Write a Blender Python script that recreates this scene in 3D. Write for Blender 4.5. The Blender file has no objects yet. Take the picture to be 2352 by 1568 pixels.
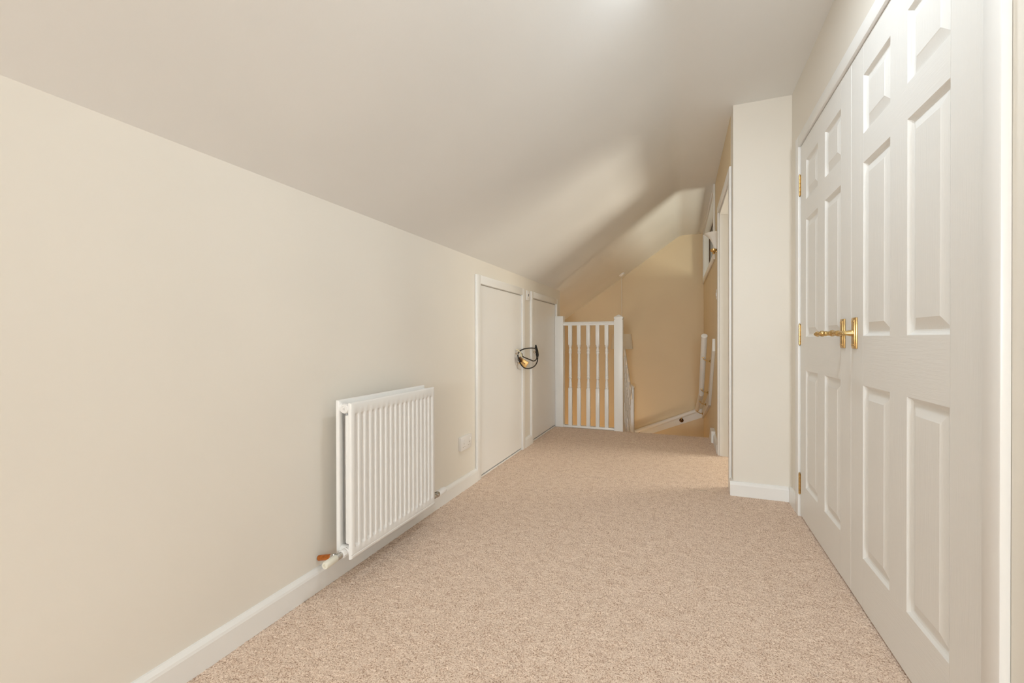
import bpy, bmesh, math, random
import numpy as np
from mathutils import Vector, Matrix

random.seed(7)
scene = bpy.context.scene
COL = scene.collection

# ------------------------------------------------------------------ camera
F_PX = 1000.43
cam_d = bpy.data.cameras.new('camera')
cam_d.sensor_width = 36.0
cam_d.lens = 36.0 * F_PX / 2352.0
cam_d.clip_start = 0.02
cam = bpy.data.objects.new('camera', cam_d)
COL.objects.link(cam)
cam.matrix_world = (Matrix.Translation((0, 0, .9593)) @ Matrix.Rotation(.3757, 4, 'Z')
                    @ Matrix.Rotation(math.pi / 2 - .0053, 4, 'X') @ Matrix.Rotation(-.0028, 4, 'Z'))
scene.camera = cam

# ------------------------------------------------------------------ world, lights, exposure
world = bpy.data.worlds.new('world')
scene.world = world
world.use_nodes = True
bg = world.node_tree.nodes['Background']
bg.inputs[0].default_value = (.75, .85, 1, 1)
bg.inputs[1].default_value = .6


def area(name, loc, rot, sx, sy, power, col):
    l = bpy.data.lights.new(name, 'AREA')
    l.shape = 'RECTANGLE'
    l.size, l.size_y, l.energy, l.color = sx, sy, power, col
    o = bpy.data.objects.new(name, l)
    o.location, o.rotation_euler = loc, rot
    COL.objects.link(o)
    return o


# daylight through the gable window behind the camera (light faces +Y)
area('gable_window_daylight', (.19, -5.20, 1.20), (math.radians(90), 0, 0), .7, .9, 112, (.82, .91, .97))
# daylight through the bathroom window behind the fanlight and the doorway (faces -X)
area('bathroom_window_daylight', (2.32, 4.25, 1.25), (0, math.radians(90), 0), .8, .9, 36, (1, .94, .79))


def bulb(name, loc, power, col, rad):
    l = bpy.data.lights.new(name, 'POINT')
    l.energy, l.color, l.shadow_soft_size = power, col, rad
    o = bpy.data.objects.new(name, l)
    o.location = loc
    COL.objects.link(o)


# pendant globe of the room behind the camera
bulb('ceiling_globe', (.0, .60, 1.97), 4.6, (.80, .90, .97), .08)
# unseen round fill light added at the flat ceiling to brighten the mid corridor
area('ceiling_fill_light', (.04, 1.52, 2.375), (0, 0, 0), .2, .2, 7.2, (.80, .90, .97)).data.shape = 'DISK'
# unseen fill light added low in the stairwell to lift its walls
bulb('stairwell_fill', (-1.25, 5.25, -1.9), 22, (1, .86, .62), .15)

scene.view_settings.view_transform = 'Standard'
scene.view_settings.look = 'None'
scene.view_settings.exposure = .28
scene.view_settings.gamma = 1.0
scene.view_settings.use_curve_mapping = False
scene.cycles.max_bounces = 7
scene.cycles.diffuse_bounces = 6
scene.cycles.glossy_bounces = 3
scene.cycles.transmission_bounces = 4
scene.cycles.use_adaptive_sampling = True
scene.cycles.adaptive_threshold = .06
scene.cycles.sample_clamp_indirect = 6
scene.cycles.caustics_reflective = False
scene.cycles.caustics_refractive = False
scene.cycles.use_denoising = True


# ------------------------------------------------------------------ materials
def new_mat(name, col, rough=.5, metal=0.0, spec=.5):
    m = bpy.data.materials.new(name)
    m.use_nodes = True
    b = m.node_tree.nodes['Principled BSDF']
    b.inputs['Base Color'].default_value = (*col, 1)
    b.inputs['Roughness'].default_value = rough
    b.inputs['Metallic'].default_value = metal
    b.inputs['Specular IOR Level'].default_value = spec
    return m, m.node_tree, b


def bump(nt, b, height, strength, dist):
    n = nt.nodes.new('ShaderNodeBump')
    n.inputs['Strength'].default_value = strength
    n.inputs['Distance'].default_value = dist
    nt.links.new(height, n.inputs['Height'])
    nt.links.new(n.outputs[0], b.inputs['Normal'])
    return n


def noise(nt, scale, detail=3, rough=.5, stretch=None):
    tc = nt.nodes.new('ShaderNodeTexCoord')
    n = nt.nodes.new('ShaderNodeTexNoise')
    n.inputs['Scale'].default_value = scale
    n.inputs['Detail'].default_value = detail
    n.inputs['Roughness'].default_value = rough
    if stretch:
        mp = nt.nodes.new('ShaderNodeMapping')
        mp.inputs['Scale'].default_value = stretch
        nt.links.new(tc.outputs['Object'], mp.inputs[0])
        nt.links.new(mp.outputs[0], n.inputs['Vector'])
    else:
        nt.links.new(tc.outputs['Object'], n.inputs['Vector'])
    return n


def ramp(nt, src, stops):
    r = nt.nodes.new('ShaderNodeValToRGB')
    els = r.color_ramp.elements
    while len(els) > 1:
        els.remove(els[-1])
    els[0].position, els[0].color = stops[0][0], (*stops[0][1], 1)
    for p, c in stops[1:]:
        e = els.new(p)
        e.color = (*c, 1)
    nt.links.new(src, r.inputs[0])
    return r


def paint(name, col, rough=.6, bstr=.08, var=.02, spec=.3, scale=90):
    m, nt, b = new_mat(name, col, rough, spec=spec)
    n = noise(nt, 1.7, 1)
    lo = tuple(c * (1 - var) for c in col)
    hi = tuple(min(1, c * (1 + var)) for c in col)
    r = ramp(nt, n.outputs['Fac'], [(.3, lo), (.7, hi)])
    nt.links.new(r.outputs[0], b.inputs['Base Color'])
    n2 = noise(nt, scale, 1)
    bump(nt, b, n2.outputs['Fac'], bstr, .002)
    return m


def grain(name, stretch):
    m, nt, b = new_mat(name, (.845, .835, .81), .42, spec=.4)
    n = noise(nt, 9, 3, .65, stretch)
    bump(nt, b, n.outputs['Fac'], .32, .0022)
    return m


M = {}
M['wall'] = paint('cream_wall_paint', (.83, .785, .712), .62)
M['stair_wall'] = paint('tan_stairwell_paint', (.79, .66, .465), .65)
M['ceiling'] = paint('white_ceiling_paint', (.84, .835, .82), .75)
M['bathroom'] = paint('stone_tile_paint', (.46, .43, .38), .5)
M['white'] = paint('white_gloss_paint', (.87, .86, .84), .34, .03, .008, .45, 30)
M['grain_v'] = grain('white_door_grain_vertical', (22, 22, 1.1))
M['grain_h'] = grain('white_door_grain_horizontal', (22, 1.1, 22))
M['cupboard'] = paint('cupboard_white_paint', (.87, .86, .845), .3, .03, .01, .5, 30)
M['radiator'] = new_mat('radiator_white_enamel', (.87, .86, .84), .3)[0]
M['plastic'] = new_mat('white_plastic', (.86, .84, .82), .35)[0]
M['plastic_cream'] = new_mat('cream_plastic', (.80, .77, .66), .35)[0]
M['steel'] = new_mat('bare_steel', (.42, .44, .45), .45, .6)[0]
M['chrome'] = new_mat('chrome', (.62, .60, .57), .22, 1)[0]
M['dark'] = new_mat('dark_recess', (.03, .027, .022), .6)[0]
M['slot'] = new_mat('socket_slot', (.30, .25, .21), .6)[0]
M['black'] = new_mat('black_rubber', (.012, .011, .01), .45)[0]
M['void'] = new_mat('bare_cupboard_board', (.16, .12, .08), .8)[0]
M['glass_frost'] = new_mat('frosted_white_glass', (.93, .92, .89), .3)[0]
M['skirt'] = M['white']


def brass(name, col, rough):
    m, nt, b = new_mat(name, col, rough, 1.0)
    n = noise(nt, 60, 3)
    r = ramp(nt, n.outputs['Fac'], [(.35, tuple(c * .72 for c in col)), (.65, col)])
    nt.links.new(r.outputs[0], b.inputs['Base Color'])
    return m


M['brass'] = brass('polished_brass', (.83, .58, .25), .26)
M['brass_old'] = brass('aged_brass', (.58, .37, .14), .34)
M['brass_plate'] = brass('satin_brass', (.76, .53, .24), .32)
M['brass_dark'] = brass('dark_bronze', (.16, .09, .045), .4)
M['copper'] = brass('copper_pipe', (.80, .27, .07), .38)
M['padlock'] = new_mat('padlock_brass', (.78, .48, .17), .4, .4)[0]
M['engrave'] = new_mat('padlock_engraving', (.42, .22, .07), .5, .2)[0]
M['strap'] = new_mat('ivory_cable_tie', (.82, .74, .48), .5)[0]

m, nt, b = new_mat('woven_lampshade', (.86, .81, .71), .85)
b.inputs['Transmission Weight'].default_value = 0
n = noise(nt, 260, 2, .5, (1, 1, .25))
bump(nt, b, n.outputs['Fac'], .4, .001)
M['shade'] = m

m, nt, b = new_mat('clear_glass', (.9, .95, .95), .02)
tr = nt.nodes.new('ShaderNodeBsdfTransparent'); tr.inputs[0].default_value = (.95, .97, .96, 1)
gl = nt.nodes.new('ShaderNodeBsdfGlossy'); gl.inputs['Roughness'].default_value = .01
fr = nt.nodes.new('ShaderNodeFresnel'); fr.inputs[0].default_value = 1.25
ms = nt.nodes.new('ShaderNodeMixShader')
nt.links.new(fr.outputs[0], ms.inputs[0]); nt.links.new(tr.outputs[0], ms.inputs[1]); nt.links.new(gl.outputs[0], ms.inputs[2])
nt.links.new(ms.outputs[0], nt.nodes['Material Output'].inputs[0])
M['glass'] = m

# carpet: twist pile of beige, pinkish and brown flecks
m, nt, b = new_mat('beige_twist_carpet', (.5, .37, .28), .95, spec=.05)
tc = nt.nodes.new('ShaderNodeTexCoord')
n1 = noise(nt, 190, 2, .62)
n2 = noise(nt, 24, 2, .65)
n3 = noise(nt, 420, 0, .5)
mx = nt.nodes.new('ShaderNodeMath'); mx.operation = 'MULTIPLY_ADD'
nt.links.new(n3.outputs['Fac'], mx.inputs[0]); mx.inputs[1].default_value = .35
nt.links.new(n1.outputs['Fac'], mx.inputs[2])
mx2 = nt.nodes.new('ShaderNodeMath'); mx2.operation = 'MULTIPLY_ADD'
nt.links.new(n2.outputs['Fac'], mx2.inputs[0]); mx2.inputs[1].default_value = .26
mx3 = nt.nodes.new('ShaderNodeMath'); mx3.operation = 'ADD'; mx3.inputs[1].default_value = -.05
nt.links.new(mx.outputs[0], mx3.inputs[0]); nt.links.new(mx3.outputs[0], mx2.inputs[2])
r = ramp(nt, mx2.outputs[0], [(.50, (.42, .272, .195)), (.62, (.60, .425, .32)), (.70, (.76, .58, .46)), (.84, (.92, .75, .62))])
nt.links.new(r.outputs[0], b.inputs['Base Color'])
bump(nt, b, mx.outputs[0], .55, .006)
M['carpet'] = m


# ------------------------------------------------------------------ helpers
def bbox_of(bm):
    xs = [v.co for v in bm.verts]
    a = Vector((min(v.x for v in xs), min(v.y for v in xs), min(v.z for v in xs)))
    c = Vector((max(v.x for v in xs), max(v.y for v in xs), max(v.z for v in xs)))
    return a, c


WLOC = {}


def tag(o, label=None, cat=None, group=None, kind=None):
    if label: o['label'] = label
    if cat: o['category'] = cat
    if group: o['group'] = group
    if kind: o['kind'] = kind
    return o


def obj(name, bm, mats, parent=None, smooth=None, origin=None):
    """links a bmesh (world coordinates) as one mesh object, origin at the base of its bounding box"""
    a, c = bbox_of(bm)
    org = Vector(origin) if origin else Vector(((a.x + c.x) / 2, (a.y + c.y) / 2, a.z))
    bmesh.ops.translate(bm, verts=bm.verts, vec=-org)
    bmesh.ops.recalc_face_normals(bm, faces=bm.faces)
    me = bpy.data.meshes.new(name)
    bm.to_mesh(me)
    bm.free()
    if not isinstance(mats, (list, tuple)):
        mats = [mats]
    for mm in mats:
        me.materials.append(mm)
    if smooth is not None:
        for p in me.polygons:
            p.use_smooth = True
        if smooth < 180:
            me.set_sharp_from_angle(angle=math.radians(smooth))
    o = bpy.data.objects.new(name, me)
    COL.objects.link(o)
    WLOC[o.name] = org
    if parent:
        o.parent = parent
        o.location = org - WLOC[parent.name]
    else:
        o.location = org
    return o


def thing(name, loc, label, cat, group=None, kind=None):
    o = bpy.data.objects.new(name, None)
    o.empty_display_size = .05
    COL.objects.link(o)
    o.location = loc
    WLOC[o.name] = Vector(loc)
    return tag(o, label, cat, group, kind)


def BM():
    return bmesh.new()


def box(bm, x0, x1, y0, y1, z0, z1, bev=0, seg=2, mi=0, fn=None):
    r = bmesh.ops.create_cube(bm, size=1)
    vs = r['verts']
    for v in vs:
        v.co = Vector(((x0 + x1) / 2 + v.co.x * (x1 - x0), (y0 + y1) / 2 + v.co.y * (y1 - y0),
                       (z0 + z1) / 2 + v.co.z * (z1 - z0)))
    fs = set(f for v in vs for f in v.link_faces)
    if bev:
        es = list(set(e for v in vs for e in v.link_edges))
        rr = bmesh.ops.bevel(bm, geom=es, offset=bev, segments=seg, profile=.5, affect='EDGES', clamp_overlap=True)
        fs = set(rr['faces']) | set(f for f in fs if f.is_valid)
        vs = list(set(v for f in fs for v in f.verts))
    for f in fs:
        f.material_index = mi
    if fn:
        for v in vs:
            v.co = fn(v.co)
    return vs


def prism(bm, pts, axis, a, b_, mi=0):
    """extrude a polygon. axis 'y': pts=(x,z); 'x': pts=(y,z); 'z': pts=(x,y)"""
    def P(p, t):
        return {'y': (p[0], t, p[1]), 'x': (t, p[0], p[1]), 'z': (p[0], p[1], t)}[axis]
    A = [bm.verts.new(P(p, a)) for p in pts]
    B = [bm.verts.new(P(p, b_)) for p in pts]
    n = len(pts)
    fs = [bm.faces.new(A), bm.faces.new(B[::-1])]
    for i in range(n):
        fs.append(bm.faces.new((A[i], A[(i + 1) % n], B[(i + 1) % n], B[i])))
    for f in fs:
        f.material_index = mi
    return A + B


def frame_of(d):
    d = Vector(d).normalized()
    up = Vector((0, 0, 1)) if abs(d.z) < .9 else Vector((1, 0, 0))
    u = d.cross(up).normalized()
    return d, u, d.cross(u).normalized()


def lathe(bm, prof, org, d, seg=20, mi=0, a0=0, a1=2 * math.pi):
    """prof: (radius, distance along d)"""
    org = Vector(org)
    d, u, w = frame_of(d)
    full = abs(a1 - a0 - 2 * math.pi) < 1e-6
    ns = seg if full else seg + 1
    rings = []
    for r, t in prof:
        if r < 1e-6:
            rings.append([bm.verts.new(org + d * t)])
        else:
            rings.append([bm.verts.new(org + d * t + (u * math.cos(a0 + (a1 - a0) * k / seg) + w * math.sin(a0 + (a1 - a0) * k / seg)) * r)
                          for k in range(ns)])
    for A, B in zip(rings, rings[1:]):
        for k in range(seg):
            k2 = (k + 1) % ns
            if len(A) == 1 and len(B) == 1:
                continue
            if len(A) == 1:
                f = bm.faces.new((A[0], B[k], B[k2]))
            elif len(B) == 1:
                f = bm.faces.new((A[k], A[k2], B[0]))
            else:
                f = bm.faces.new((A[k], A[k2], B[k2], B[k]))
            f.material_index = mi


def tube(bm, pts, r, seg=10, mi=0, cap=True):
    pts = [Vector(p) for p in pts]
    rr = r if isinstance(r, (list, tuple)) else [r] * len(pts)
    prev = None
    rings = []
    for i, p in enumerate(pts):
        t = (pts[min(i + 1, len(pts) - 1)] - pts[max(i - 1, 0)]).normalized()
        if prev is None:
            _, u, w = frame_of(t)
        else:
            u = (prev - t * prev.dot(t)).normalized()
            w = t.cross(u)
        prev = u
        rings.append([bm.verts.new(p + (u * math.cos(2 * math.pi * k / seg) + w * math.sin(2 * math.pi * k / seg)) * rr[i]) for k in range(seg)])
    for A, B in zip(rings, rings[1:]):
        for k in range(seg):
            bm.faces.new((A[k], A[(k + 1) % seg], B[(k + 1) % seg], B[k])).material_index = mi
    if cap:
        bm.faces.new(rings[0][::-1]).material_index = mi
        bm.faces.new(rings[-1]).material_index = mi


def smooth_path(ctrl, n=8):
    P = [Vector(c) for c in ctrl]
    out = []
    for i in range(len(P) - 1):
        p0, p1, p2, p3 = P[max(i - 1, 0)], P[i], P[i + 1], P[min(i + 2, len(P) - 1)]
        for k in range(n):
            t = k / n
            out.append(.5 * ((2 * p1) + (-p0 + p2) * t + (2 * p0 - 5 * p1 + 4 * p2 - p3) * t * t + (-p0 + 3 * p1 - 3 * p2 + p3) * t ** 3))
    out.append(P[-1])
    return out


# ------------------------------------------------------------------ key dimensions (metres)
XL = -1.312            # left knee wall
XW = .590              # right wall with the wardrobe doors
XDF = .584             # face of the wardrobe doors
XA = .572              # face of their architrave
XP, YP = .281, 2.980   # pier: left face, front face
YF = 6.450             # far stairwell wall
YB = -5.40             # gable wall behind the camera
ZC = 2.383             # flat ceiling
XFOLD, SL = -.047, .692
YE = 4.62              # edge of the landing
YC = 4.817             # end of the knee wall
ZLO = -2.6             # hall floor below


def zs(x):
    return ZC + SL * (x - XFOLD)


def shear(co):         # the landing wall leans a touch off the corridor axis
    return Vector((co.x - .0085 * (co.y - YP), co.y, co.z))


def xr(y):
    return XP - .0085 * (y - YP)


# ------------------------------------------------------------------ floor
def carpet_grid(V, Fc, x0, x1, y0, y1, step, amp, rng):
    nx = max(2, int(round((x1 - x0) / step)) + 1)
    ny = max(2, int(round((y1 - y0) / step)) + 1)
    gx, gy = np.meshgrid(np.linspace(x0, x1, nx), np.linspace(y0, y1, ny))
    j = step * .28
    px = gx + rng.uniform(-j, j, gx.shape)
    py = gy + rng.uniform(-j, j, gx.shape)
    px[:, 0], px[:, -1], py[0, :], py[-1, :] = x0, x1, y0, y1
    pz = rng.uniform(-amp, amp, gx.shape)
    base = sum(len(v) for v in V)
    V.append(np.stack([px.ravel(), py.ravel(), pz.ravel()], 1))
    idx = base + np.arange(nx * ny).reshape(ny, nx)
    Fc.append(np.stack([idx[:-1, :-1].ravel(), idx[:-1, 1:].ravel(), idx[1:, 1:].ravel(), idx[1:, :-1].ravel()], 1))


rng = np.random.default_rng(3)
V, Fc = [], []
carpet_grid(V, Fc, -1.33, .60, .25, 3.0, .0052, .0022, rng)
carpet_grid(V, Fc, -1.33, XP + .01, 3.0, YE, .0058, .0020, rng)
carpet_grid(V, Fc, -1.33, .60, YB, .25, .02, .001, rng)
carpet_grid(V, Fc, XP + .01, .42, 3.10, 3.96, .008, .0018, rng)
# rounded nosing over the top step
nx = 240
ang = np.linspace(0, math.pi * .95, 9)
gx = np.linspace(-.58, XP, nx)
base = sum(len(v) for v in V)
rr_ = .014 + rng.uniform(-.0015, .0015, (len(ang), nx))
nv = np.stack([np.repeat(gx[None], len(ang), 0), YE + rr_ * np.sin(ang)[:, None], -.014 + rr_ * np.cos(ang)[:, None]], 2).reshape(-1, 3)
V.append(nv)
idx = base + np.arange(nx * len(ang)).reshape(len(ang), nx)
Fc.append(np.stack([idx[:-1, :-1].ravel(), idx[:-1, 1:].ravel(), idx[1:, 1:].ravel(), idx[1:, :-1].ravel()], 1))
V = np.concatenate(V); Fc = np.concatenate(Fc)
me = bpy.data.meshes.new('floor')
me.vertices.add(len(V)); me.vertices.foreach_set('co', V.astype(np.float32).ravel())
me.loops.add(Fc.size); me.loops.foreach_set('vertex_index', Fc.astype(np.int32).ravel())
me.polygons.add(len(Fc))
me.polygons.foreach_set('loop_start', np.arange(0, Fc.size, 4, dtype=np.int32))
me.polygons.foreach_set('use_smooth', np.ones(len(Fc), dtype=bool))
me.update(calc_edges=True); me.validate()
me.materials.append(M['carpet'])
floor = bpy.data.objects.new('floor', me)
COL.objects.link(floor)
WLOC['floor'] = Vector((0, 0, 0))
tag(floor, 'beige flecked carpet covering the corridor and landing', 'carpet', kind='structure')


def structure(name, bm, mat, label, cat='wall', smooth=None):
    return tag(obj(name, bm, mat, smooth=smooth), label, cat, kind='structure')


# ------------------------------------------------------------------ ceiling: flat strip rounding into the slope
prof = [(2.45, ZC), (XFOLD + .05, ZC)]
for k in range(1, 8):
    t = k / 8
    p0, p1, p2 = Vector((XFOLD + .05, ZC)), Vector((XFOLD, ZC)), Vector((XFOLD - .05, zs(XFOLD - .05)))
    q = p0 * (1 - t) ** 2 + p1 * 2 * t * (1 - t) + p2 * t * t
    prof.append((q.x, q.y))
prof += [(XFOLD - .05, zs(XFOLD - .05)), (-2.12, zs(-2.12)), (-2.12, zs(-2.12) + .14), (XFOLD, ZC + .14), (2.45, ZC + .14)]
bm = BM(); prism(bm, prof, 'y', YB - .1, YF + .1)
structure('ceiling', bm, M['ceiling'], 'white attic ceiling, flat along the doors and sloping down to the left', 'ceiling', 20)

# ------------------------------------------------------------------ walls
# left knee wall with two cupboard openings
D3 = (2.705, 3.535); D4 = (3.825, 4.620); ZDC = 1.338
bm = BM()
def lw(y0, y1, z0, z1): box(bm, XL - .12, XL, y0, y1, z0, z1)
zt = zs(XL) + .02
lw(YB, D3[0], -.02, zt); lw(D3[0], D3[1], ZDC, zt); lw(D3[1], D4[0], -.02, zt); lw(D4[0], D4[1], ZDC, zt); lw(D4[1], YC, -.02, zt)
structure('wall_left', bm, M['wall'], 'cream knee wall under the sloping ceiling behind the radiator')
# dark eaves space behind the cupboards
bm = BM()
box(bm, -1.90, -1.88, 2.6, YC - .05, -.02, 1.15)
box(bm, -1.90, XL - .121, 2.6, YC - .05, -.04, -.021)
structure('wall_eaves', bm, M['void'], 'bare board lining inside the eaves cupboards')
# end of the knee wall beside the stairwell, carried down below the landing edge
bm = BM()
prism(bm, [(-2.12, ZLO), (XL - .002, ZLO), (XL - .002, zs(XL) + .02), (-2.12, zs(-2.12) + .02)], 'y', YC - .10, YC)
structure('wall_stair_side', bm, M['stair_wall'], 'tan stairwell wall behind the end of the knee wall')
bm = BM()
box(bm, XL - .01, -.585, 4.60, 4.70, ZLO, -.006)
box(bm, -.585, XP, 4.50, 4.60, ZLO, -.23)
structure('wall_under_landing', bm, M['stair_wall'], 'tan wall dropping below the landing edge')
# far stairwell wall
bm = BM()
prism(bm, [(-2.12, ZLO), (2.45, ZLO), (2.45, ZC + .02), (XFOLD, ZC + .02), (-2.12, zs(-2.12) + .02)], 'y', YF, YF + .12)
structure('wall_far', bm, M['stair_wall'], 'tan painted end wall of the stairwell')
bm = BM(); box(bm, -2.12, -2.0, YC, YF, ZLO, zs(-2.0) + .05)
structure('wall_stairwell_left', bm, M['stair_wall'], 'tan low side wall of the stairwell')
bm = BM(); box(bm, -2.12, 2.45, YC - .3, YF + .1, ZLO - .1, ZLO)
structure('floor_hall', bm, M['carpet'], 'beige carpet of the hall below the stairs', 'carpet')

# right wall with the wardrobe opening
DO = (1.200, 2.752); ZDO = 1.990     # door opening
bm = BM()
box(bm, XW, XW + .10, YB, DO[0], -.02, ZC + .02)
box(bm, XW, XW + .10, DO[0], DO[1], ZDO, ZC + .02)
box(bm, XW, XW + .10, DO[1], YP + .02, -.02, ZC + .02)
structure('wall_right', bm, M['wall'], 'cream wall around the white double doors')
bm = BM()
box(bm, 1.20, 1.22, .9, 2.98, -.02, ZC)
box(bm, XW + .10, 1.2, .9, .92, -.02, ZC)
box(bm, XW + .10, 1.2, .92, 2.98, -.04, -.02)
structure('wall_wardrobe', bm, M['void'], 'plain lining inside the wardrobe')
# pier
bm = BM(); box(bm, XP, XW, YP, 3.12, -.02, ZC + .02)
structure('wall_pier', bm, M['wall'], 'cream pier projecting beside the double doors')
# landing wall with the bathroom doorway and the fanlight
DB = (3.12, 3.935); ZDB = 1.985
FL = (4.46, 6.33); FZ = (1.745, 2.345)
bm = BM()
def rw(y0, y1, z0, z1): box(bm, XP, XP + .12, y0, y1, z0, z1, fn=shear)
rw(DB[0], DB[1], ZDB, ZC + .02); rw(DB[1], FL[0], ZLO, ZC + .02)
rw(FL[0], FL[1], ZLO, FZ[0]); rw(FL[0], FL[1], FZ[1], ZC + .02); rw(FL[1], YF + .02, ZLO, ZC + .02)
structure('wall_landing', bm, M['stair_wall'], 'tan landing wall holding the doorway and the high fanlight')
# bathroom shell
bm = BM()
box(bm, XP + .125, 2.45, 3.00, 3.119, -.02, ZC + .02)
box(bm, 2.35, 2.45, 3.119, YF, -.02, ZC + .02)
structure('wall_bathroom', bm, M['bathroom'], 'stone coloured walls of the side room beyond the doorway')
bm = BM(); box(bm, XP + .13, 2.35, 3.12, YF, -.10, -.012)
structure('floor_bathroom', bm, M['bathroom'], 'pale floor of the side room beyond the doorway', 'floor')
# gable wall behind the camera
bm = BM()
GX, GZ = (-.21, .58), (.68, 1.72)
box(bm, -2.1, GX[0], YB - .1, YB, -.02, ZC + .02)
box(bm, GX[1], XW + .1, YB - .1, YB, -.02, ZC + .02)
box(bm, GX[0], GX[1], YB - .1, YB, -.02, GZ[0])
box(bm, GX[0], GX[1], YB - .1, YB, GZ[1], ZC + .02)
structure('wall_back', bm, M['wall'], 'cream gable wall with the daylight window')
w = thing('window_2', (.185, YB, GZ[0]), 'white framed gable window in the back wall', 'window', kind='structure')
bm = BM()
box(bm, GX[0], GX[0] + .06, YB - .08, YB - .03, *GZ); box(bm, GX[1] - .06, GX[1], YB - .08, YB - .03, *GZ)
box(bm, .155, .215, YB - .08, YB - .03, *GZ)
box(bm, GX[0], GX[1], YB - .08, YB - .03, GZ[0], GZ[0] + .06); box(bm, GX[0], GX[1], YB - .08, YB - .03, GZ[1] - .06, GZ[1])
obj('window_frame', bm, M['white'], w)
for a, c in ((GX[0] + .06, .155), (.215, GX[1] - .06)):
    bm = BM(); box(bm, a, c, YB - .06, YB - .055, GZ[0] + .06, GZ[1] - .06)
    obj('pane', bm, M['glass'], w)

# ------------------------------------------------------------------ skirting boards
SK = [(0, 0), (.018, 0), (.018, .068), (.015, .076), (.006, .086), (0, .087)]   # (depth, height)


def skirting_y(bm, xw, side, y0, y1, fn=None):
    vs = prism(bm, [(xw + side * d, z) for d, z in SK], 'y', y0, y1)
    if fn:
        for v in vs: v.co = fn(v.co)


bm = BM(); skirting_y(bm, XL, 1, YB, 2.644)
structure('baseboard_left', bm, M['skirt'], 'long white skirting board running under the radiator', 'skirting board')
bm = BM(); skirting_y(bm, XL, 1, 3.596, 3.768)
structure('baseboard_between_cupboards', bm, M['skirt'], 'short white skirting block between the two cupboard doors', 'skirting board')
bm = BM()
prism(bm, [(YP - d, z) for d, z in SK], 'x', XP - .018, XW - .018)
skirting_y(bm, XP, -1, YP, 3.058)
structure('baseboard_pier', bm, M['skirt'], 'white skirting board wrapped round the foot of the pier', 'skirting board')
bm = BM(); skirting_y(bm, XW, -1, 2.812, YP)
structure('baseboard_right', bm, M['skirt'], 'short white skirting board between the pier and the door frame', 'skirting board')
bm = BM(); skirting_y(bm, XP, -1, 4.000, 4.39, shear)
structure('baseboard_landing', bm, M['skirt'], 'white skirting board between the doorway and the top step', 'skirting board')
bm = BM(); skirting_y(bm, XW, -1, YB, 1.134)
structure('baseboard_near', bm, M['skirt'], 'white skirting board on the near side of the door frame', 'skirting board')


# ------------------------------------------------------------------ architraves
def architrave(bm, xw, side, y0, y1, z1, wdt, th, fn=None, bev=.004):
    """outer extents y0,y1,z1; stands proud of the plane xw by th toward side"""
    xa, xb = sorted((xw, xw + side * th))
    box(bm, xa, xb, y0, y0 + wdt, 0, z1, bev, 2, fn=fn)
    box(bm, xa, xb, y1 - wdt, y1, 0, z1, bev, 2, fn=fn)
    box(bm, xa, xb, y0 + wdt - .003, y1 - wdt + .003, z1 - wdt, z1, bev, 2, fn=fn)


bm = BM(); architrave(bm, XL, 1, 2.645, 3.595, 1.400, .060, .018)
structure('trim_1', bm, M['white'], 'white frame round the cupboard door beside the double socket', 'door frame', 40)
bm = BM(); architrave(bm, XL, 1, 3.769, 4.676, 1.398, .056, .018)
structure('trim_2', bm, M['white'], 'white frame round the cupboard door beside the banister', 'door frame', 40)
bm = BM(); architrave(bm, XW, -1, 1.136, 2.810, 2.046, .058, XW - XA)
box(bm, XDF + .004, XW + .1, 2.742, 2.754, 0, ZDO)
box(bm, XDF + .004, XW + .1, 1.19, 1.204, 0, ZDO)
box(bm, XDF + .004, XW + .1, 1.204, 2.742, 1.981, 1.999)
structure('trim_3', bm, M['white'], 'white frame surrounding the double doors', 'door frame', 40)
bm = BM()
architrave(bm, XP, -1, 3.058, 3.997, 2.044, .058, .015, shear)
structure('trim_4', bm, M['white'], 'white frame around the open doorway behind the pier', 'door frame', 40)
bm = BM()
box(bm, XP - .001, XP + .13, DB[0] - .002, DB[0] + .012, 0, ZDB, fn=shear)
box(bm, XP - .001, XP + .13, DB[1] - .010, DB[1] + .002, 0, ZDB, fn=shear)
box(bm, XP - .001, XP + .13, DB[0], DB[1], ZDB - .02, ZDB + .001, fn=shear)
structure('trim_5', bm, M['white'], 'white lining inside the doorway behind the pier', 'door frame')

# ------------------------------------------------------------------ fanlight
w = thing('window_1', (XP, 5.3, FZ[0]), 'long high fanlight with white frame on the stairwell wall', 'window', kind='structure')
bm = BM()
T = .016
box(bm, XP - T, XP, FL[0] - .055, FL[0] + .006, FZ[0] - .055, ZC - .003, .003, fn=shear)
box(bm, XP - T, XP, FL[1] - .006, FL[1] + .055, FZ[0] - .055, ZC - .003, .003, fn=shear)
box(bm, XP - T, XP, FL[0], FL[1], FZ[0] - .055, FZ[0] + .006, .003, fn=shear)
box(bm, XP - T, XP, FL[0], FL[1], FZ[1] - .006, ZC - .003, .003, fn=shear)
obj('window_frame', bm, M['white'], w, 40)
bm = BM()
box(bm, XP - .002, XP + .125, FL[0] - .001, FL[0] + .014, *FZ, fn=shear)
box(bm, XP - .002, XP + .125, FL[1] - .014, FL[1] + .001, *FZ, fn=shear)
box(bm, XP - .002, XP + .125, FL[0], FL[1], FZ[0] - .001, FZ[0] + .014, fn=shear)
box(bm, XP - .002, XP + .125, FL[0], FL[1], FZ[1] - .014, FZ[1] + .001, fn=shear)
obj('window_lining', bm, M['white'], w)
g0, g1 = XP + .066, XP + .072
bm = BM(); box(bm, g0, g1, FL[0] + .014, FL[1] - .014, FZ[0] + .014, FZ[1] - .014, fn=shear)
obj('pane', bm, M['glass'], w)
bm = BM()
q = .006
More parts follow.
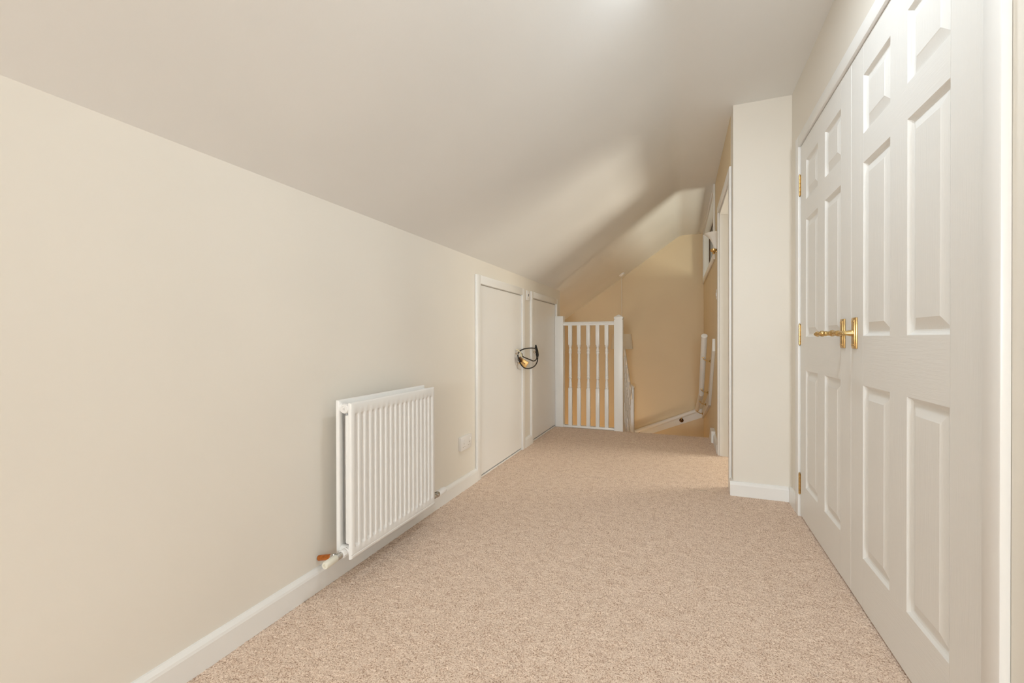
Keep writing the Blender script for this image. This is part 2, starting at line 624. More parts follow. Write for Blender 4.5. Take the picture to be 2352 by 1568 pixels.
for sgn in (0, 1):
    xa = g0 - .005 if sgn == 0 else g1
    box(bm, xa, xa + .005, FL[0] + .014, FL[0] + .014 + q, FZ[0] + .014, FZ[1] - .014, fn=shear)
    box(bm, xa, xa + .005, FL[1] - .014 - q, FL[1] - .014, FZ[0] + .014, FZ[1] - .014, fn=shear)
    box(bm, xa, xa + .005, FL[0] + .014, FL[1] - .014, FZ[1] - .014 - q, FZ[1] - .014, fn=shear)
    box(bm, xa, xa + .005, FL[0] + .014, FL[1] - .014, FZ[0] + .014, FZ[0] + .014 + q, fn=shear)
tag(obj('glazing_seal', bm, M['brass_dark'], w), 'dark glazing seal')

# ------------------------------------------------------------------ six-panel doors
PZ = [(.187, .795), (.967, 1.572), (1.673, 1.877)]
RING = [(0, 0), (.002, .0018), (.006, .0078), (.011, .0112), (.015, .0118), (.019, .0108), (.044, .0026), (.047, .0012), (.051, .0012)]


def panel(bm, x, y0, y1, z0, z1):
    rings = []
    for d, dep in RING:
        rings.append([bm.verts.new((x + dep, a, c)) for a, c in ((y0 + d, z0 + d), (y1 - d, z0 + d), (y1 - d, z1 - d), (y0 + d, z1 - d))])
    for A, B in zip(rings, rings[1:]):
        for k in range(4):
            bm.faces.new((A[k], A[(k + 1) % 4], B[(k + 1) % 4], B[k]))
    bm.faces.new(rings[-1])
    back = [bm.verts.new((x + .030, v.co.y, v.co.z)) for v in rings[0]]
    for k in range(4):
        bm.faces.new((rings[0][k], rings[0][(k + 1) % 4], back[(k + 1) % 4], back[k]))
    bm.faces.new(back[::-1])


def hinge(bm, y, x, z0, z1, R=.0052):
    n = 5
    for k in range(n):
        a = z0 + (z1 - z0) * k / n
        c = z0 + (z1 - z0) * (k + 1) / n - .0012
        lathe(bm, [(0, 0), (R, 0), (R, c - a), (0, c - a)], (x, y, a), (0, 0, 1), 12)
    for z, s in ((z0, -1), (z1, 1)):
        lathe(bm, [(R * .8, 0), (R * .88, .002), (R * .58, .005), (0, .006)], (x, y, z), (0, 0, s), 12)


LEVER = [(.0085, 0), (.0095, .004), (.0070, .010), (.0062, .022), (.0075, .026), (.0075, .029), (.0060, .033),
         (.0056, .045), (.0085, .052), (.0110, .060), (.0085, .068), (.0058, .072), (.0066, .080), (.0072, .088), (.0055, .098), (.0025, .106), (0, .108)]


def six_panel_door(name, label, ya, yb, hinge_far):
    d = thing(name, (XDF, (ya + yb) / 2, .006), label, 'door', kind='structure')
    z0, z1 = .010, 1.985
    st, pw = .1155, .213
    g = .109
    cols = [(ya + st, ya + st + pw), (ya + st + pw + g, ya + st + 2 * pw + g)] if hinge_far else [(yb - st - 2 * pw - g, yb - st - pw - g), (yb - st - pw, yb - st)]
    bm = BM()
    x0, x1 = XDF, XDF + .035
    box(bm, x0, x1, ya, cols[0][0], z0, z1, .0015, 1, 0)
    box(bm, x0, x1, cols[1][1], yb, z0, z1, .0015, 1, 0)
    zz = [z0] + [v for p in PZ for v in p] + [z1]
    for k in range(0, 8, 2):
        box(bm, x0, x1, cols[0][0], cols[1][1], zz[k], zz[k + 1], 0, 1, 1)
    for p in PZ:
        box(bm, x0, x1, cols[0][1], cols[1][0], p[0], p[1], 0, 1, 0)
    tag(obj('door_leaf', bm, [M['grain_v'], M['grain_h']], d), 'white door leaf with embossed wood grain')
    for c in cols:
        for p in PZ:
            bm = BM(); panel(bm, XDF, c[0], c[1], p[0], p[1])
            obj('panel', bm, M['grain_v'], d)
    yh = yb + .002 if hinge_far else ya - .001
    hr_ = .0050 if hinge_far else .0030
    for a, c in ((1.726, 1.834), (.927, 1.034), (.124, .232)):
        bm = BM()
        hinge(bm, yh, XDF - hr_ * .8, a, c, hr_)
        s = -1 if hinge_far else 1
        box(bm, XDF - .0012, XDF + .001, min(yh, yh + s * .010), max(yh, yh + s * .010), a, c, 0)
        tag(obj('hinge', bm, M['brass'] if hinge_far else M['brass_old'], d, 35), 'brass butt hinge')
    # handle plate and lever
    yc = ya + .082 if hinge_far else yb - .041
    sgn = 1 if hinge_far else -1
    bm = BM()
    zc = .978
    box(bm, XDF - .005, XDF + .001, yc - .0235, yc + .0235, zc - .057, zc + .057, .0016, 2)
    box(bm, XDF - .0085, XDF - .004, yc - .0150, yc + .0150, zc - .049, zc + .049, .0012, 2)
    for sy in (-1, 1):
        for k in range(27):
            lathe(bm, [(.0017, 0), (.0014, .0010), (0, .0015)], (XDF - .0048, yc + sy * .0188, zc - .052 + k * .004), (-1, 0, 0), 6)
    lathe(bm, [(.0125, 0), (.0125, .003), (.0105, .006), (.0105, .008)], (XDF - .008, yc, zc), (-1, 0, 0), 20)
    for sy in (-1, 1):
        for sz in (-1, 1):
            lathe(bm, [(.0025, 0), (.0021, .0012), (0, .0014)], (XDF - .0084, yc + sy * .0095, zc + sz * .043), (-1, 0, 0), 10)
    h = tag(obj('handle_plate', bm, M['brass_plate'], d, 35), 'beaded brass back plate')
    bm = BM()
    lathe(bm, [(.0115, 0), (.0105, .006), (.0090, .012), (.0086, .040), (.0100, .043), (.0100, .046), (.0080, .050), (.0075, .058)], (XDF - .014, yc, zc), (-1, 0, 0), 18)
    e = (XDF - .070, yc, zc)
    lathe(bm, [(0, -.0125), (.006, -.0112), (.0105, -.006), (.0122, 0), (.0105, .006), (.006, .0112), (0, .0125)], e, (0, sgn, 0), 18)
    lathe(bm, LEVER, (e[0], e[1] + sgn * .006, e[2]), (0, sgn, -.02), 18)
    tag(obj('lever', bm, M['brass'], h, 45), 'turned brass lever')
    return d


six_panel_door('door_1', 'white six-panel door whose brass hinges adjoin the pier', 1.9885, 2.748, True)
six_panel_door('door_2', 'white six-panel door hinged away from the pier', 1.1985, 1.9855, False)


# ------------------------------------------------------------------ cupboard doors in the knee wall
def cupboard(name, label, y0, y1, rec, gap):
    d = thing(name, (XL, (y0 + y1) / 2, 0), label, 'door', kind='structure')
    xf = XL + .018 - rec
    bm = BM()
    box(bm, xf - .018, xf, y0 + .003, y1 - .003, gap + .010, ZDC - .004, .0015, 1)
    obj('door_leaf', bm, M['cupboard'], d)
    bm = BM()
    box(bm, XL - .05, xf - .002, y0, y1, -.01, gap, 0)
    obj('threshold', bm, M['white'], d)
    bm = BM()
    box(bm, xf - .034, xf - .0185, y0, y1, ZDC - .03, ZDC, 0)
    obj('door_stop', bm, M['white'], d)
    return d, xf


d3, x3 = cupboard('door_3', 'plain white cupboard door beside the double socket', *D3, .012, .010)
d4, x4 = cupboard('door_4', 'plain white cupboard door beside the banister', *D4, .018, .012)
# screw eyes the cable is threaded through
for d, x, y in ((d3, x3, 3.392), (d4, x4, 3.852)):
    bm = BM()
    lathe(bm, [(0, -.004), (.003, -.004), (.003, .010)], (x, y, .838), (1, 0, 0), 8)
    ring = [(x + .018 + .009 * math.cos(t), y, .838 + .009 * math.sin(t)) for t in np.linspace(0, 2 * math.pi, 17)]
    tube(bm, ring, .0018, 6, cap=False)
    tag(obj('screw_eye', bm, M['brass'], d, 60), 'brass screw eye')

# ------------------------------------------------------------------ cable lock tying the cupboards shut
cl = thing('cable_lock', (XL + .06, 3.68, .70), 'black cable with brass padlock tied between the two cupboard doors', 'lock')
CX = XL + .040


def ct(pts): return [(x, 3.38 + (y - 3.49) * 1.228, .705 + (z - .672) * .825) for x, y, z in pts]


loop = [(CX - .01, 3.495, .835), (CX, 3.515, .862), (CX + .01, 3.575, .880), (CX + .012, 3.70, .884), (CX + .01, 3.80, .878),
        (CX, 3.865, .862), (CX + .004, 3.885, .80), (CX + .008, 3.868, .735), (CX + .014, 3.80, .690), (CX + .018, 3.70, .672),
        (CX + .018, 3.60, .676), (CX + .012, 3.53, .705), (CX, 3.492, .765), (CX - .01, 3.490, .825)]
bm = BM(); tube(bm, smooth_path(ct(loop), 7), .0053, 9)
tag(obj('cable', bm, M['black'], cl, 80), 'black cable loop')
inner = [(CX + .006, 3.535, .835), (CX + .008, 3.545, .805), (CX + .014, 3.60, .784), (CX + .018, 3.69, .758), (CX + .018, 3.76, .742), (CX + .014, 3.83, .757), (CX + .006, 3.862, .80), (CX, 3.868, .84)]
bm = BM(); tube(bm, smooth_path(ct(inner), 7), .0050, 9)
tag(obj('cable', bm, M['black'], cl, 80), 'black inner strand')
bm = BM()
tube(bm, ct([(CX + .004, 3.842, .915), (CX + .004, 3.848, .885), (CX + .006, 3.862, .85)]), [.006, .011, .012], 10)
tube(bm, ct([(CX + .006, 3.862, .85), (CX + .008, 3.868, .80), (CX + .008, 3.868, .775)]), [.013, .014, .009], 10)
tag(obj('cable_clamp', bm, M['black'], cl, 60), 'black cable clamp')
bm = BM()
tube(bm, ct([(CX, 3.505, .80), (CX + .004, 3.510, .775), (CX + .004, 3.516, .752)]), [.011, .015, .011], 10)
tag(obj('cable_clamp', bm, M['brass_dark'], cl, 60), 'dark clasp')
bm = BM()
vs = box(bm, -.036, .036, -.012, .012, -.026, .026, .003, 2)
R = Matrix.Translation((-1.255, 3.448, .760)) @ Matrix.Rotation(math.radians(8), 4, 'Z') @ Matrix.Rotation(math.radians(32), 4, 'Y')
for v in bm.verts: v.co = R @ v.co
pl = tag(obj('padlock_body', bm, M['padlock'], cl, 40), 'brass padlock body')
bm = BM()
box(bm, -.018, .018, -.0131, -.011, -.006, .006, 0)
for v in bm.verts: v.co = R @ v.co
tag(obj('maker_mark', bm, M['engrave'], pl), 'dark engraved mark')
bm = BM()
sh = [(-.035, 0, -.015), (-.050, 0, -.015), (-.060, 0, -.007), (-.060, 0, .007), (-.050, 0, .015), (-.035, 0, .015)]
tube(bm, smooth_path([R @ Vector(p) for p in sh], 5), .0032, 8)
tag(obj('shackle', bm, M['chrome'], pl, 60), 'steel shackle')
for pts in ([(CX - .018, 3.488, .878), (CX + .002, 3.508, .850), (CX + .010, 3.520, .818), (CX + .012, 3.522, .79)],
            [(CX - .01, 3.872, .90), (CX + .006, 3.884, .86), (CX + .010, 3.890, .82), (CX + .008, 3.870, .785), (CX + .012, 3.852, .775)]):
    bm = BM(); tube(bm, smooth_path(ct(pts), 5), .0042, 6)
    tag(obj('cable_tie', bm, M['strap'], cl, 60), 'ivory cable tie')

# ------------------------------------------------------------------ radiator
RY0, RY1, RZ0, RZ1 = 1.319, 1.921, .116, .716
RXF, RXB = -1.182, -1.240
rad = thing('radiator', (-1.21, (RY0 + RY1) / 2, RZ0), 'white fluted double-panel radiator on the cream knee wall', 'radiator')


def rad_panel(bm, xf, th, y0, y1, z0, z1, nfl=17, flute=True):
    e = .017
    ys = [(y0, .006), (y0 + .002, .002), (y0 + .006, 0), (y0 + e, 0)]
    pitch = (y1 - y0 - 2 * e) / nfl
    ych = []
    for k in range(nfl):
        a = y0 + e + k * pitch
        for t, dd in ((.10, 0), (.18, .12), (.27, .72), (.36, 1), (.60, 1), (.69, .72), (.78, .12), (.86, 0)):
            ych.append((a + t * pitch, dd))
    cols = [(y, off, 0) for y, off in ys] + [(y, 0, dd) for y, dd in ych] + [(y1 - e + .001, 0, 0), (y1 - .006, 0, 0), (y1 - .002, .002, 0), (y1, .006, 0)]
    zr = [(z0, .006, 0), (z0 + .002, .002, 0), (z0 + .006, 0, 0), (z0 + .013, 0, 0), (z0 + .0145, .0022, 0), (z0 + .017, .0022, 0), (z0 + .0185, 0, 0), (z0 + .040, 0, 0), (z0 + .043, 0, .2), (z0 + .049, 0, .8), (z0 + .054, 0, 1),
          (z1 - .054, 0, 1), (z1 - .049, 0, .8), (z1 - .043, 0, .2), (z1 - .040, 0, 0), (z1 - .006, 0, 0), (z1 - .002, .002, 0), (z1, .006, 0)]
    dep = .0105 if flute else 0
    G = [[bm.verts.new((xf - max(oy, oz) - dep * d * k, y, z)) for (y, oy, d) in cols] for (z, oz, k) in zr]
    for i in range(len(zr) - 1):
        for j in range(len(cols) - 1):
            bm.faces.new((G[i][j], G[i][j + 1], G[i + 1][j + 1], G[i + 1][j]))
    # back sheet
    xb = xf - th
    c = [bm.verts.new((xb, y, z)) for y, z in ((y0, z0), (y1, z0), (y1, z1), (y0, z1))]
    bm.faces.new(c[::-1])
    bm.faces.new([G[0][j] for j in range(len(cols))][::-1] + [c[0], c[1]])
    bm.faces.new([G[-1][j] for j in range(len(cols))] + [c[2], c[3]])
    bm.faces.new([G[i][0] for i in range(len(zr))] + [c[3], c[0]])
    bm.faces.new([G[i][-1] for i in range(len(zr))][::-1] + [c[1], c[2]])


bm = BM(); rad_panel(bm, RXF, .0135, RY0, RY1, RZ0, RZ1)
tag(obj('front_panel', bm, M['radiator'], rad, 38), 'white fluted front panel')
bm = BM(); rad_panel(bm, RXB, .015, RY0, RY1, RZ0 + .004, RZ1 + .008)
tag(obj('back_panel', bm, M['radiator'], rad, 38), 'white back panel')
# convector fins between the panels
bm = BM()
xa, xb = RXB + .003, RXF - .032
pts = []
n = 36
for k in range(n):
    y = RY0 + .035 + (RY1 - RY0 - .07) * k / (n - 1)
    pts.append(((xa if k % 2 else xb - .004), y))
for a, c in zip(pts, pts[1:]):
    q = [(a[0], a[1]), (c[0], c[1]), (c[0] + .0008, c[1] + .0012), (a[0] + .0008, a[1] + .0012)]
    prism(bm, q, 'z', RZ0 + .06, RZ1 - .05)
tag(obj('convector_fins', bm, M['steel'], rad), 'grey steel convector fins')
bm = BM()
box(bm, RXF - .034, RXF - .0138, RY0 + .005, RY1 - .010, RZ0 + .055, RZ1 - .048, .004)
tag(obj('convector_sheet', bm, M['radiator'], rad, 40), 'white convector sheet edge')
bm = BM()
box(bm, RXB + .001, RXF - .0145, RY0 + .045, RY1 - .045, RZ1 - .014, RZ1 - .009, .001)
tag(obj('top_sheet', bm, M['radiator'], rad), 'white sheet closing the top between the panels')
for y in (RY0 + .018, RY1 - .018):
    for z in (RZ0 + .028, RZ1 - .022):
        bm = BM()
        lathe(bm, [(0, 0), (.017, 0), (.017, RXF - RXB - .010), (0, RXF - RXB - .010)], (RXB - .002, y, z), (1, 0, 0), 18)
        obj('end_header', bm, M['radiator'], rad, 40)
for y, s in ((RY0, -1), (RY1, 1)):
    bm = BM()
    yy = y + (.010 if s < 0 else -.010)
    lathe(bm, [(0, -.004), (.0185, -.004), (.0185, .012), (.0165, .015), (.011, .0155), (.010, .0135), (.0055, .0135), (.0055, .017), (.003, .0175), (.0028, .012), (0, .012)],
          (-1.212, yy, RZ1 - .022), (0, s, 0), 24)
    tag(obj('bleed_plug', bm, M['plastic'], rad, 40), 'white bleed plug')
# lockshield valve at the copper pipe end
vz = RZ0 + .026; vx = -1.212
bm = BM()
lathe(bm, [(0, -.012), (.0165, -.012), (.0165, -.002), (.0135, 0), (.0135, .006), (.0160, .008), (.0160, .020), (.0130, .023), (0, .023)], (vx, RY0, vz), (0, -1, 0), 8)
v1 = tag(obj('lockshield_valve', bm, M['plastic'], rad, 30), 'white painted union nut')
bm = BM()
lathe(bm, [(0, 0), (.0105, 0), (.0105, .008), (.0125, .010), (.0125, .026), (.0105, .030), (0, .030)], (vx, RY0 - .021, vz), (0, -1, 0), 18)
lathe(bm, [(0, 0), (.0095, 0), (.0095, .018), (.0120, .020), (.0120, .036), (0, .036)], (vx, RY0 - .034, vz), (-1, 0, -.25), 6)
tag(obj('valve_body', bm, M['chrome'], v1, 40), 'grey metal valve body')
bm = BM()
lathe(bm, [(0, 0), (.0125, 0), (.0140, .003), (.0140, .054), (.0120, .058), (.0060, .058), (.0050, .053), (0, .053)], (vx, RY0 - .049, vz), (.05, -1, -.02), 20)
tag(obj('valve_cap', bm, M['plastic_cream'], v1, 40), 'cream valve cap')
bm = BM()
lathe(bm, [(0, 0), (.0105, 0), (.0105, .066), (0, .066)], (vx - .033, RY0 - .034, vz - .008), (-1, 0, -.25), 16)
tag(obj('copper_pipe', bm, M['copper'], rad, 40), 'short copper pipe into the wall')
# thermostatic valve at the other end
bm = BM()
lathe(bm, [(0, -.012), (.012, -.012), (.012, .030), (.0145, .032), (.0145, .046), (.011, .048), (.011, .056), (.0155, .058), (.0155, .074), (0, .074)], (vx, RY1, vz), (0, 1, 0), 14)
lathe(bm, [(0, 0), (.010, 0), (.010, .098), (0, .098)], (vx, RY1 + .039, vz), (-1, 0, 0), 14)
v2 = tag(obj('thermostatic_valve', bm, M['chrome'], rad, 30), 'chrome valve body')
bm = BM()
prof_ = [(0, .0), (.0145, 0), (.0170, .004), (.0170, .058), (.0155, .070), (.0120, .076), (0, .076)]
lathe(bm, prof_, (vx, RY1 + .073, vz), (0, 1, .03), 20)
tag(obj('valve_cap', bm, M['plastic'], v2, 40), 'white thermostatic cap')
for y in (RY0 + .14, RY1 - .14):
    bm = BM()
    box(bm, XL + .0005, RXB - .012, y - .012, y + .012, RZ0 + .05, RZ1 - .10, .002)
    obj('wall_bracket', bm, M['radiator'], rad)


# ------------------------------------------------------------------ electrical plates
def plate_left(name, label, cat, y0, y1, z0, z1, th=.018):
    t = thing(name, (XL, (y0 + y1) / 2, z0), label, cat)
    bm = BM(); box(bm, XL - .002, XL + th, y0, y1, z0, z1, .003, 2)
    obj('plate', bm, M['plastic'], t, 40)
    return t


s = plate_left('double_socket', 'white double plug socket low on the wall beside the cupboard door', 'socket', 2.412, 2.558, .257, .343)
for yc in (2.449, 2.521):
    bm = BM(); box(bm, XL + .017, XL + .0202, yc - .006 + (.018 if yc > 2.5 else -.0), yc + .006 + (.018 if yc > 2.5 else 0), .306, .324, .001)
    obj('rocker', bm, M['plastic'], s)
    for dy, z, a, c in ((0, .298, .002, .004), (-.011, .279, .0032, .0018), (.011, .279, .0032, .0018)):
        bm = BM(); box(bm, XL + .0165, XL + .0182, yc + dy - a, yc + dy + a, z - c, z + c)
        obj('pin_slot', bm, M['slot'], s)
s = plate_left('light_switch', 'single switch plate between the tops of the two cupboard doors', 'switch', 3.662, 3.748, 1.308, 1.394, .012)
bm = BM(); box(bm, XL + .0115, XL + .0155, 3.696, 3.716, 1.336, 1.370, .001)
obj('rocker', bm, M['plastic'], s)
bm = BM(); box(bm, XL + .0150, XL + .0158, 3.694, 3.706, 1.343, 1.366)
tag(obj('switch_slot', bm, M['dark'], s), 'dark slot')
s = thing('light_switch', (xr(4.15), 4.15, 1.30), 'white switch plate on the landing wall under the wall light', 'switch')
bm = BM(); box(bm, XP - .010, XP + .002, 4.107, 4.193, 1.297, 1.383, .003, 2, fn=shear)
obj('plate', bm, M['plastic'], s, 40)
bm = BM(); box(bm, XP - .0145, XP - .009, 4.140, 4.160, 1.325, 1.355, .001, fn=shear)
obj('rocker', bm, M['plastic'], s)

# ------------------------------------------------------------------ landing balustrade
NX, NY = -.632, 4.652


def square(bm, x, y, h, z0, z1, bev=.003):
    box(bm, x - h, x + h, y - h, y + h, z0, z1, bev, 2)


def newel(parent, x, y, z0, z1, h=.0445):
    bm = BM(); square(bm, x, y, h, z0, z1 - .045)
    n = obj('newel_post', bm, M['white'], parent, 40)
    bm = BM()
    square(bm, x, y, h - .006, z1 - .046, z1 - .038, 0)
    square(bm, x, y, h + .001, z1 - .038, z1 - .017, .002)
    a = [bm.verts.new((x + sx * h, y + sy * h, z1 - .018)) for sx, sy in ((-1, -1), (1, -1), (1, 1), (-1, 1))]
    c = [bm.verts.new((x + sx * .004, y + sy * .004, z1 + .008)) for sx, sy in ((-1, -1), (1, -1), (1, 1), (-1, 1))]
    for k in range(4):
        bm.faces.new((a[k], a[(k + 1) % 4], c[(k + 1) % 4], c[k]))
    bm.faces.new(c); bm.faces.new(a[::-1])
    obj('newel_cap', bm, M['white'], n, 30)
    return n


def baluster_bm(x, y, z0, z1, zt0, zt1):
    """square ends, turned between zt0 and zt1"""
    bm = BM()
    h = .0195
    square(bm, x, y, h, z0, zt0, .0025)
    square(bm, x, y, h, zt1, z1, .0025)
    L = zt1 - zt0
    prof = [(.0225, -.004), (.0190, .004), (.0150, .008), (.0185, .014), (.0185, .022), (.0160, .026), (.0172, .034), (.0168, .052), (.0148, .076),
            (.0125, .096), (.0130, .102), (.0180, .107), (.0180, .115), (.0145, .119), (.0180, .124), (.0180, .131), (.0150, .136), (.0168, .146)]
    S = L / .47
    pr = [(r, t * S) for r, t in prof]
    pr += [(.0166, .165 * S), (.0156, .24 * S), (.0140, .32 * S), (.0128, .365 * S), (.0150, .374 * S), (.0180, .384 * S), (.0180, .395 * S), (.0140, .403 * S),
           (.0175, .409 * S), (.0175, .418 * S), (.0132, .428 * S), (.0130, .440 * S), (.0140, .448 * S), (.0175, .452 * S), (.0175, .460 * S), (.0215, .474 * S)]
    lathe(bm, pr, (x, y, zt0), (0, 0, 1), 14)
    return bm


bal = thing('landing_balustrade', (-.95, NY, 0), 'white turned-spindle balustrade standing across the landing edge', 'balustrade')
newel(bal, NX, NY, -.25, 1.205)
bm = BM(); box(bm, XL + .0005, -1.222, NY - .045, NY + .045, .002, 1.209, .004, 2)
obj('half_newel', bm, M['white'], bal, 40)
bm = BM()
hp = [(-.028, 1.106), (.028, 1.106), (.030, 1.118), (.025, 1.124), (.030, 1.132), (.024, 1.142), (.010, 1.146), (-.010, 1.146), (-.024, 1.142), (-.030, 1.132), (-.025, 1.124), (-.030, 1.118)]
prism(bm, [(NY + a, z) for a, z in hp], 'x', -1.224, NX - .043)
obj('handrail', bm, M['white'], bal, 40)
bm = BM(); box(bm, -1.224, NX - .043, NY - .030, NY + .030, .001, .022, .003)
obj('base_rail', bm, M['white'], bal, 40)
for x in (-1.151, -1.055, -.954, -.854, -.759):
    obj('baluster', baluster_bm(x, NY, .020, 1.108, .427, .895), M['white'], bal, 40)

# ------------------------------------------------------------------ stair balustrade going down
sb = thing('stair_balustrade', (NX, 5.2, -.6), 'white balustrade descending the stairs behind the landing newel', 'balustrade')
m_ = -.854


def rz(y): return .800 + m_ * (y - 4.997)


bm = BM()
prism(bm, [(4.70, rz(4.70) - .032), (5.68, rz(5.68) - .032), (5.68, rz(5.68) + .030), (4.70, rz(4.70) + .030)], 'x', NX - .028, NX + .028)
obj('handrail', bm, M['white'], sb)
bm = BM()
prism(bm, [(4.70, rz(4.70) - 1.10), (5.68, rz(5.68) - 1.10), (5.68, rz(5.68) - .80), (4.70, rz(4.70) - .80)], 'x', NX - .020, NX + .020)
obj('stair_string', bm, M['white'], sb)
for k in range(7):
    y = 4.775 + k * .125
    zb, zt_ = rz(y) - .82, rz(y) - .012
    obj('baluster', baluster_bm(NX, y, zb, zt_, zb + .28, zb + .62), M['white'], sb, 40)
newel(sb, NX, 5.715, -1.6, .372)

# ------------------------------------------------------------------ staircase
st = thing('staircase', (-.15, 5.4, ZLO), 'beige carpeted winder staircase dropping from the landing', 'staircase')


def step(pts, z):
    bm = BM(); prism(bm, pts, 'z', z - .22, z)
    obj('step', bm, M['carpet'], st)


xs0, xs1 = NX + .02, .245
step([(xs0, YE - .005), (xs1, YE - .005), (xs1, 4.86), (xs0, 4.86)], -.20)
step([(xs0, 4.855), (xs1, 4.855), (xs1, 5.095), (xs0, 5.095)], -.40)
step([(xs0, 5.09), (xs1, 5.09), (xs1, 5.33), (xs0, 5.33)], -.60)
step([(xs0, 5.325), (xs1, 5.325), (xs1, 5.70), (xs0, 5.70)], -.80)
pv = (xs0, 5.70)
yq = YF - .002
a30 = 5.70 + (xs1 - xs0) * math.tan(math.radians(28))
b60 = xs0 + (yq - 5.70) / math.tan(math.radians(60))
step([pv, (xs1, 5.70), (xs1, a30)], -1.0)
step([pv, (xs1, a30), (xs1, yq), (b60, yq)], -1.2)
step([pv, (b60, yq), (xs0, yq)], -1.4)
for k in range(4):
    x = xs0 - .235 * k
    step([(x, 5.70), (x, yq), (x - .24, yq), (x - .24, 5.70)], -1.6 - .2 * k)
# wall string with its square end at the top of the stairs
bm = BM()
pts = [(4.392, .0), (4.392, .108), (4.56, .108), (5.70, .108 - 1.14 * .86), (5.70, -.30 - 1.14 * .86), (4.62, -.26), (4.62, .0)]
vs = prism(bm, pts, 'x', XP - .034, XP - .0005)
for v in bm.verts: v.co = shear(v.co)
structure('trim_6', bm, M['white'], 'white stair string with a square end at the top step', 'stair string')

# ------------------------------------------------------------------ wall handrail with its backing boards
hr = thing('wall_handrail', (.18, 5.4, -.4), 'round white handrail on brass brackets along the stairwell walls', 'handrail')
OFF = .088
p1, p2, p3 = (4.477, .986), (5.125, .365), (YF - .085, -.005)


def rp(y, z): return Vector((xr(y) - OFF, y, z))


RA = .0265
bm = BM(); tube(bm, [rp(*p1), rp(*p2)], RA, 20)
seg = tag(obj('rail', bm, M['white'], hr, 50), 'upper rail length beside the stairs')
bm = BM(); lathe(bm, [(0, .003), (.018, .003), (RA + .001, 0), (RA + .001, -.012)], rp(*p1), rp(*p1) - rp(*p2), 24)
tag(obj('rail_end', bm, M['white'], seg, 50), 'flat white rail end')
bm = BM(); tube(bm, [rp(*p2), rp(*p3)], RA, 20)
tag(obj('rail', bm, M['white'], hr, 50), 'rail length round the winders')
f1, f2 = Vector((xr(YF) - OFF, YF - .085, -.008)), Vector((-1.05, YF - .085, -.53))
bm = BM(); tube(bm, [f1, f2], RA, 20)
tag(obj('rail', bm, M['white'], hr, 50), 'rail length on the end wall')
for q in (rp(*p2), f1):
    bm = BM(); lathe(bm, [(0, -.0265), (.0187, -.0187), (.0265, 0), (.0187, .0187), (0, .0265)], q, (0, 0, 1), 16)
    obj('rail_joint', bm, M['white'], hr, 80)
BT = .024
bm = BM()
prism(bm, [(4.40, .957), (4.40, .845), (4.995, .262), (5.05, .30), (5.05, .37)], 'x', XP - BT, XP - .0005)
for v in bm.verts: v.co = shear(v.co)
obj('backing_board', bm, M['white'], hr)
bm = BM()
prism(bm, [(4.995, .262), (YF - .001, -.122), (YF - .001, .0), (5.05, .37)], 'x', XP - BT, XP - .0005)
for v in bm.verts: v.co = shear(v.co)
obj('backing_board', bm, M['white'], hr)
bm = BM()
prism(bm, [(xr(YF) - .0245, -.110), (xr(YF) - .0245, .012), (-1.05, -.512), (-1.05, -.634)], 'y', YF - BT, YF - .0005)
obj('backing_board', bm, M['white'], hr)


def bracket(p, wall_pt, d):
    """arm from the rail's underside curling to the board"""
    p = Vector(p); wp = Vector(wall_pt)
    bm = BM()
    mid = (p + wp) / 2
    tube(bm, smooth_path([p + Vector((0, 0, -.020)), p + Vector((0, 0, -.038)), Vector((mid.x, mid.y, p.z - .058)), Vector((wp.x, wp.y, p.z - .062))], 6), .0048, 8)
    lathe(bm, [(.017, 0), (.017, .003), (.008, .007), (.006, .012)], Vector((wp.x, wp.y, p.z - .062)), d, 16)
    box(bm, p.x - .013, p.x + .013, p.y - .016, p.y + .016, p.z - .029, p.z - .022, .001)
    tag(obj('bracket', bm, M['brass_old'], hr, 50), 'brass rail bracket')


def lerp(a, c, t): return (a[0] + (c[0] - a[0]) * t, a[1] + (c[1] - a[1]) * t)


for y, z in (lerp(p1, p2, .30), lerp(p1, p2, .86), lerp(p2, p3, .26), lerp(p2, p3, .88)):
    q = rp(y, z)
    bracket(q, (xr(y) - BT, y, z), (-1, 0, 0))
for t in (.16, .62):
    q = f1.lerp(f2, t)
    bracket(q, (q.x, YF - BT, q.z), (0, -1, 0))
    bm = BM()
    lathe(bm, [(0, 0), (.028, 0), (.027, .006), (.018, .012), (.010, .020), (0, .024)], (q.x + .0, YF - BT, q.z - .072), (0, -1, 0), 24)
    tag(obj('rosette', bm, M['brass_dark'], hr, 40), 'dark round bracket rosette')

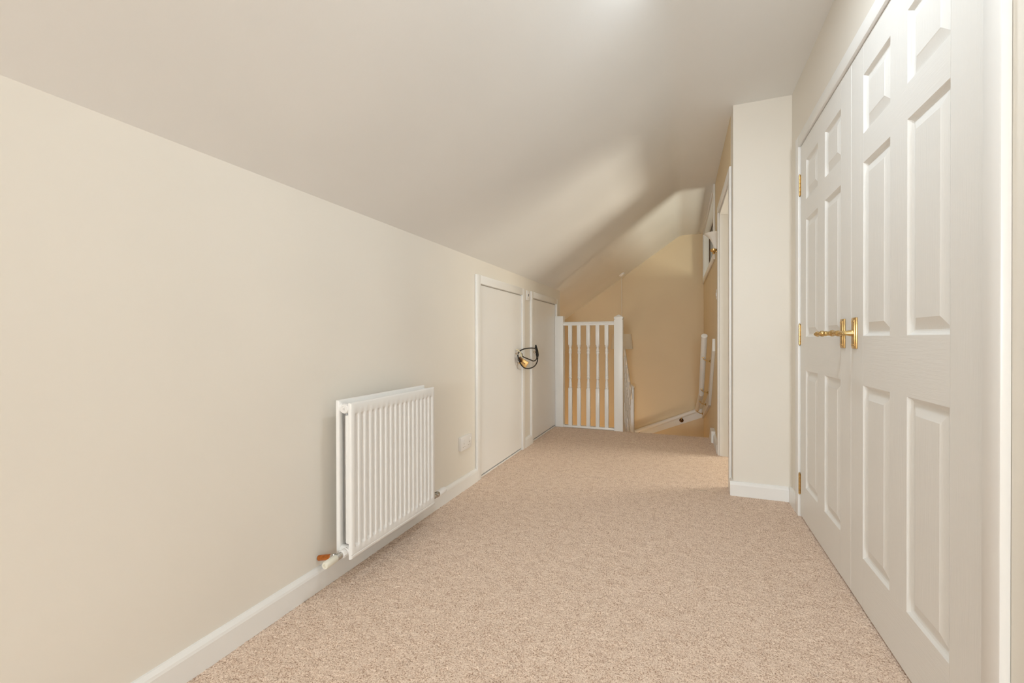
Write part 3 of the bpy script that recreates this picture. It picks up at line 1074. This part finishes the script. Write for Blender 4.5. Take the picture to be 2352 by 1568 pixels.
# ------------------------------------------------------------------ pendant lamp over the stairs
LX, LY = -.803, 6.199
pd = thing('pendant_lamp', (LX, LY, .82), 'beige fabric drum shade hanging by a thin cord over the stairs', 'lamp')
nrm = Vector((SL, 0, -1)).normalized()
top = Vector((LX, LY, zs(LX)))
bm = BM(); lathe(bm, [(0, -.004), (.042, -.004), (.042, .012), (.034, .024), (.012, .030), (0, .030)], top, nrm, 24)
obj('ceiling_rose', bm, M['plastic'], pd, 40)
bm = BM(); tube(bm, [top + nrm * .02, (LX, LY, zs(LX) - .06), (LX, LY, .985)], .0026, 8)
obj('cord', bm, M['plastic'], pd, 60)
bm = BM()
zb, zt_ = .820, 1.026
lathe(bm, [(.150, zb), (.130, zt_), (.127, zt_), (.147, zb), (.150, zb)], (LX, LY, 0), (0, 0, 1), 40)
obj('lamp_shade', bm, M['shade'], pd, 50)
bm = BM()
lathe(bm, [(0, .99), (.018, .99), (.018, .93), (0, .93)], (LX, LY, 0), (0, 0, 1), 16)
for k in range(3):
    a = k * 2 * math.pi / 3
    tube(bm, [(LX + .017 * math.cos(a), LY + .017 * math.sin(a), .985), (LX + .129 * math.cos(a), LY + .129 * math.sin(a), 1.015)], .0015, 6)
obj('lamp_holder', bm, M['plastic'], pd, 50)

# ------------------------------------------------------------------ half-trumpet wall light
wy = 4.215
wx = xr(wy)
wl = thing('wall_light', (wx, wy, 1.70), 'white glass trumpet uplighter with brass foot on the landing wall', 'wall light')
prof = [(.024, 1.742), (.030, 1.775), (.040, 1.805), (.053, 1.832), (.072, 1.856), (.098, 1.876), (.101, 1.880), (.098, 1.882), (.069, 1.861), (.049, 1.836), (.036, 1.808), (.026, 1.777), (.020, 1.744)]
bm = BM(); lathe(bm, prof, (wx - .001, wy, 0), (0, 0, 1), 28, a0=0, a1=math.pi)
# keep the half that stands into the corridor
a, c = bbox_of(bm)
if (a.x + c.x) / 2 > wx:
    for v in bm.verts: v.co.x = 2 * (wx - .001) - v.co.x
elif abs((a.x + c.x) / 2 - wx) < .01:
    for v in bm.verts:
        dx, dy = v.co.x - wx + .001, v.co.y - wy
        s_ = 1 if (a.y + c.y) / 2 > wy else -1
        v.co.x, v.co.y = wx - .001 - s_ * dy, wy + dx
obj('glass_shade', bm, M['glass_frost'], wl, 60)
bm = BM()
lathe(bm, [(0, 1.700), (.008, 1.702), (.012, 1.710), (.010, 1.718), (.020, 1.724), (.027, 1.730), (.027, 1.744), (.020, 1.748), (0, 1.748)], (wx - .026, wy, 0), (0, 0, 1), 20)
box(bm, wx - .010, wx + .001, wy - .012, wy + .012, 1.716, 1.742, .002)
obj('brass_foot', bm, M['brass'], wl, 40)
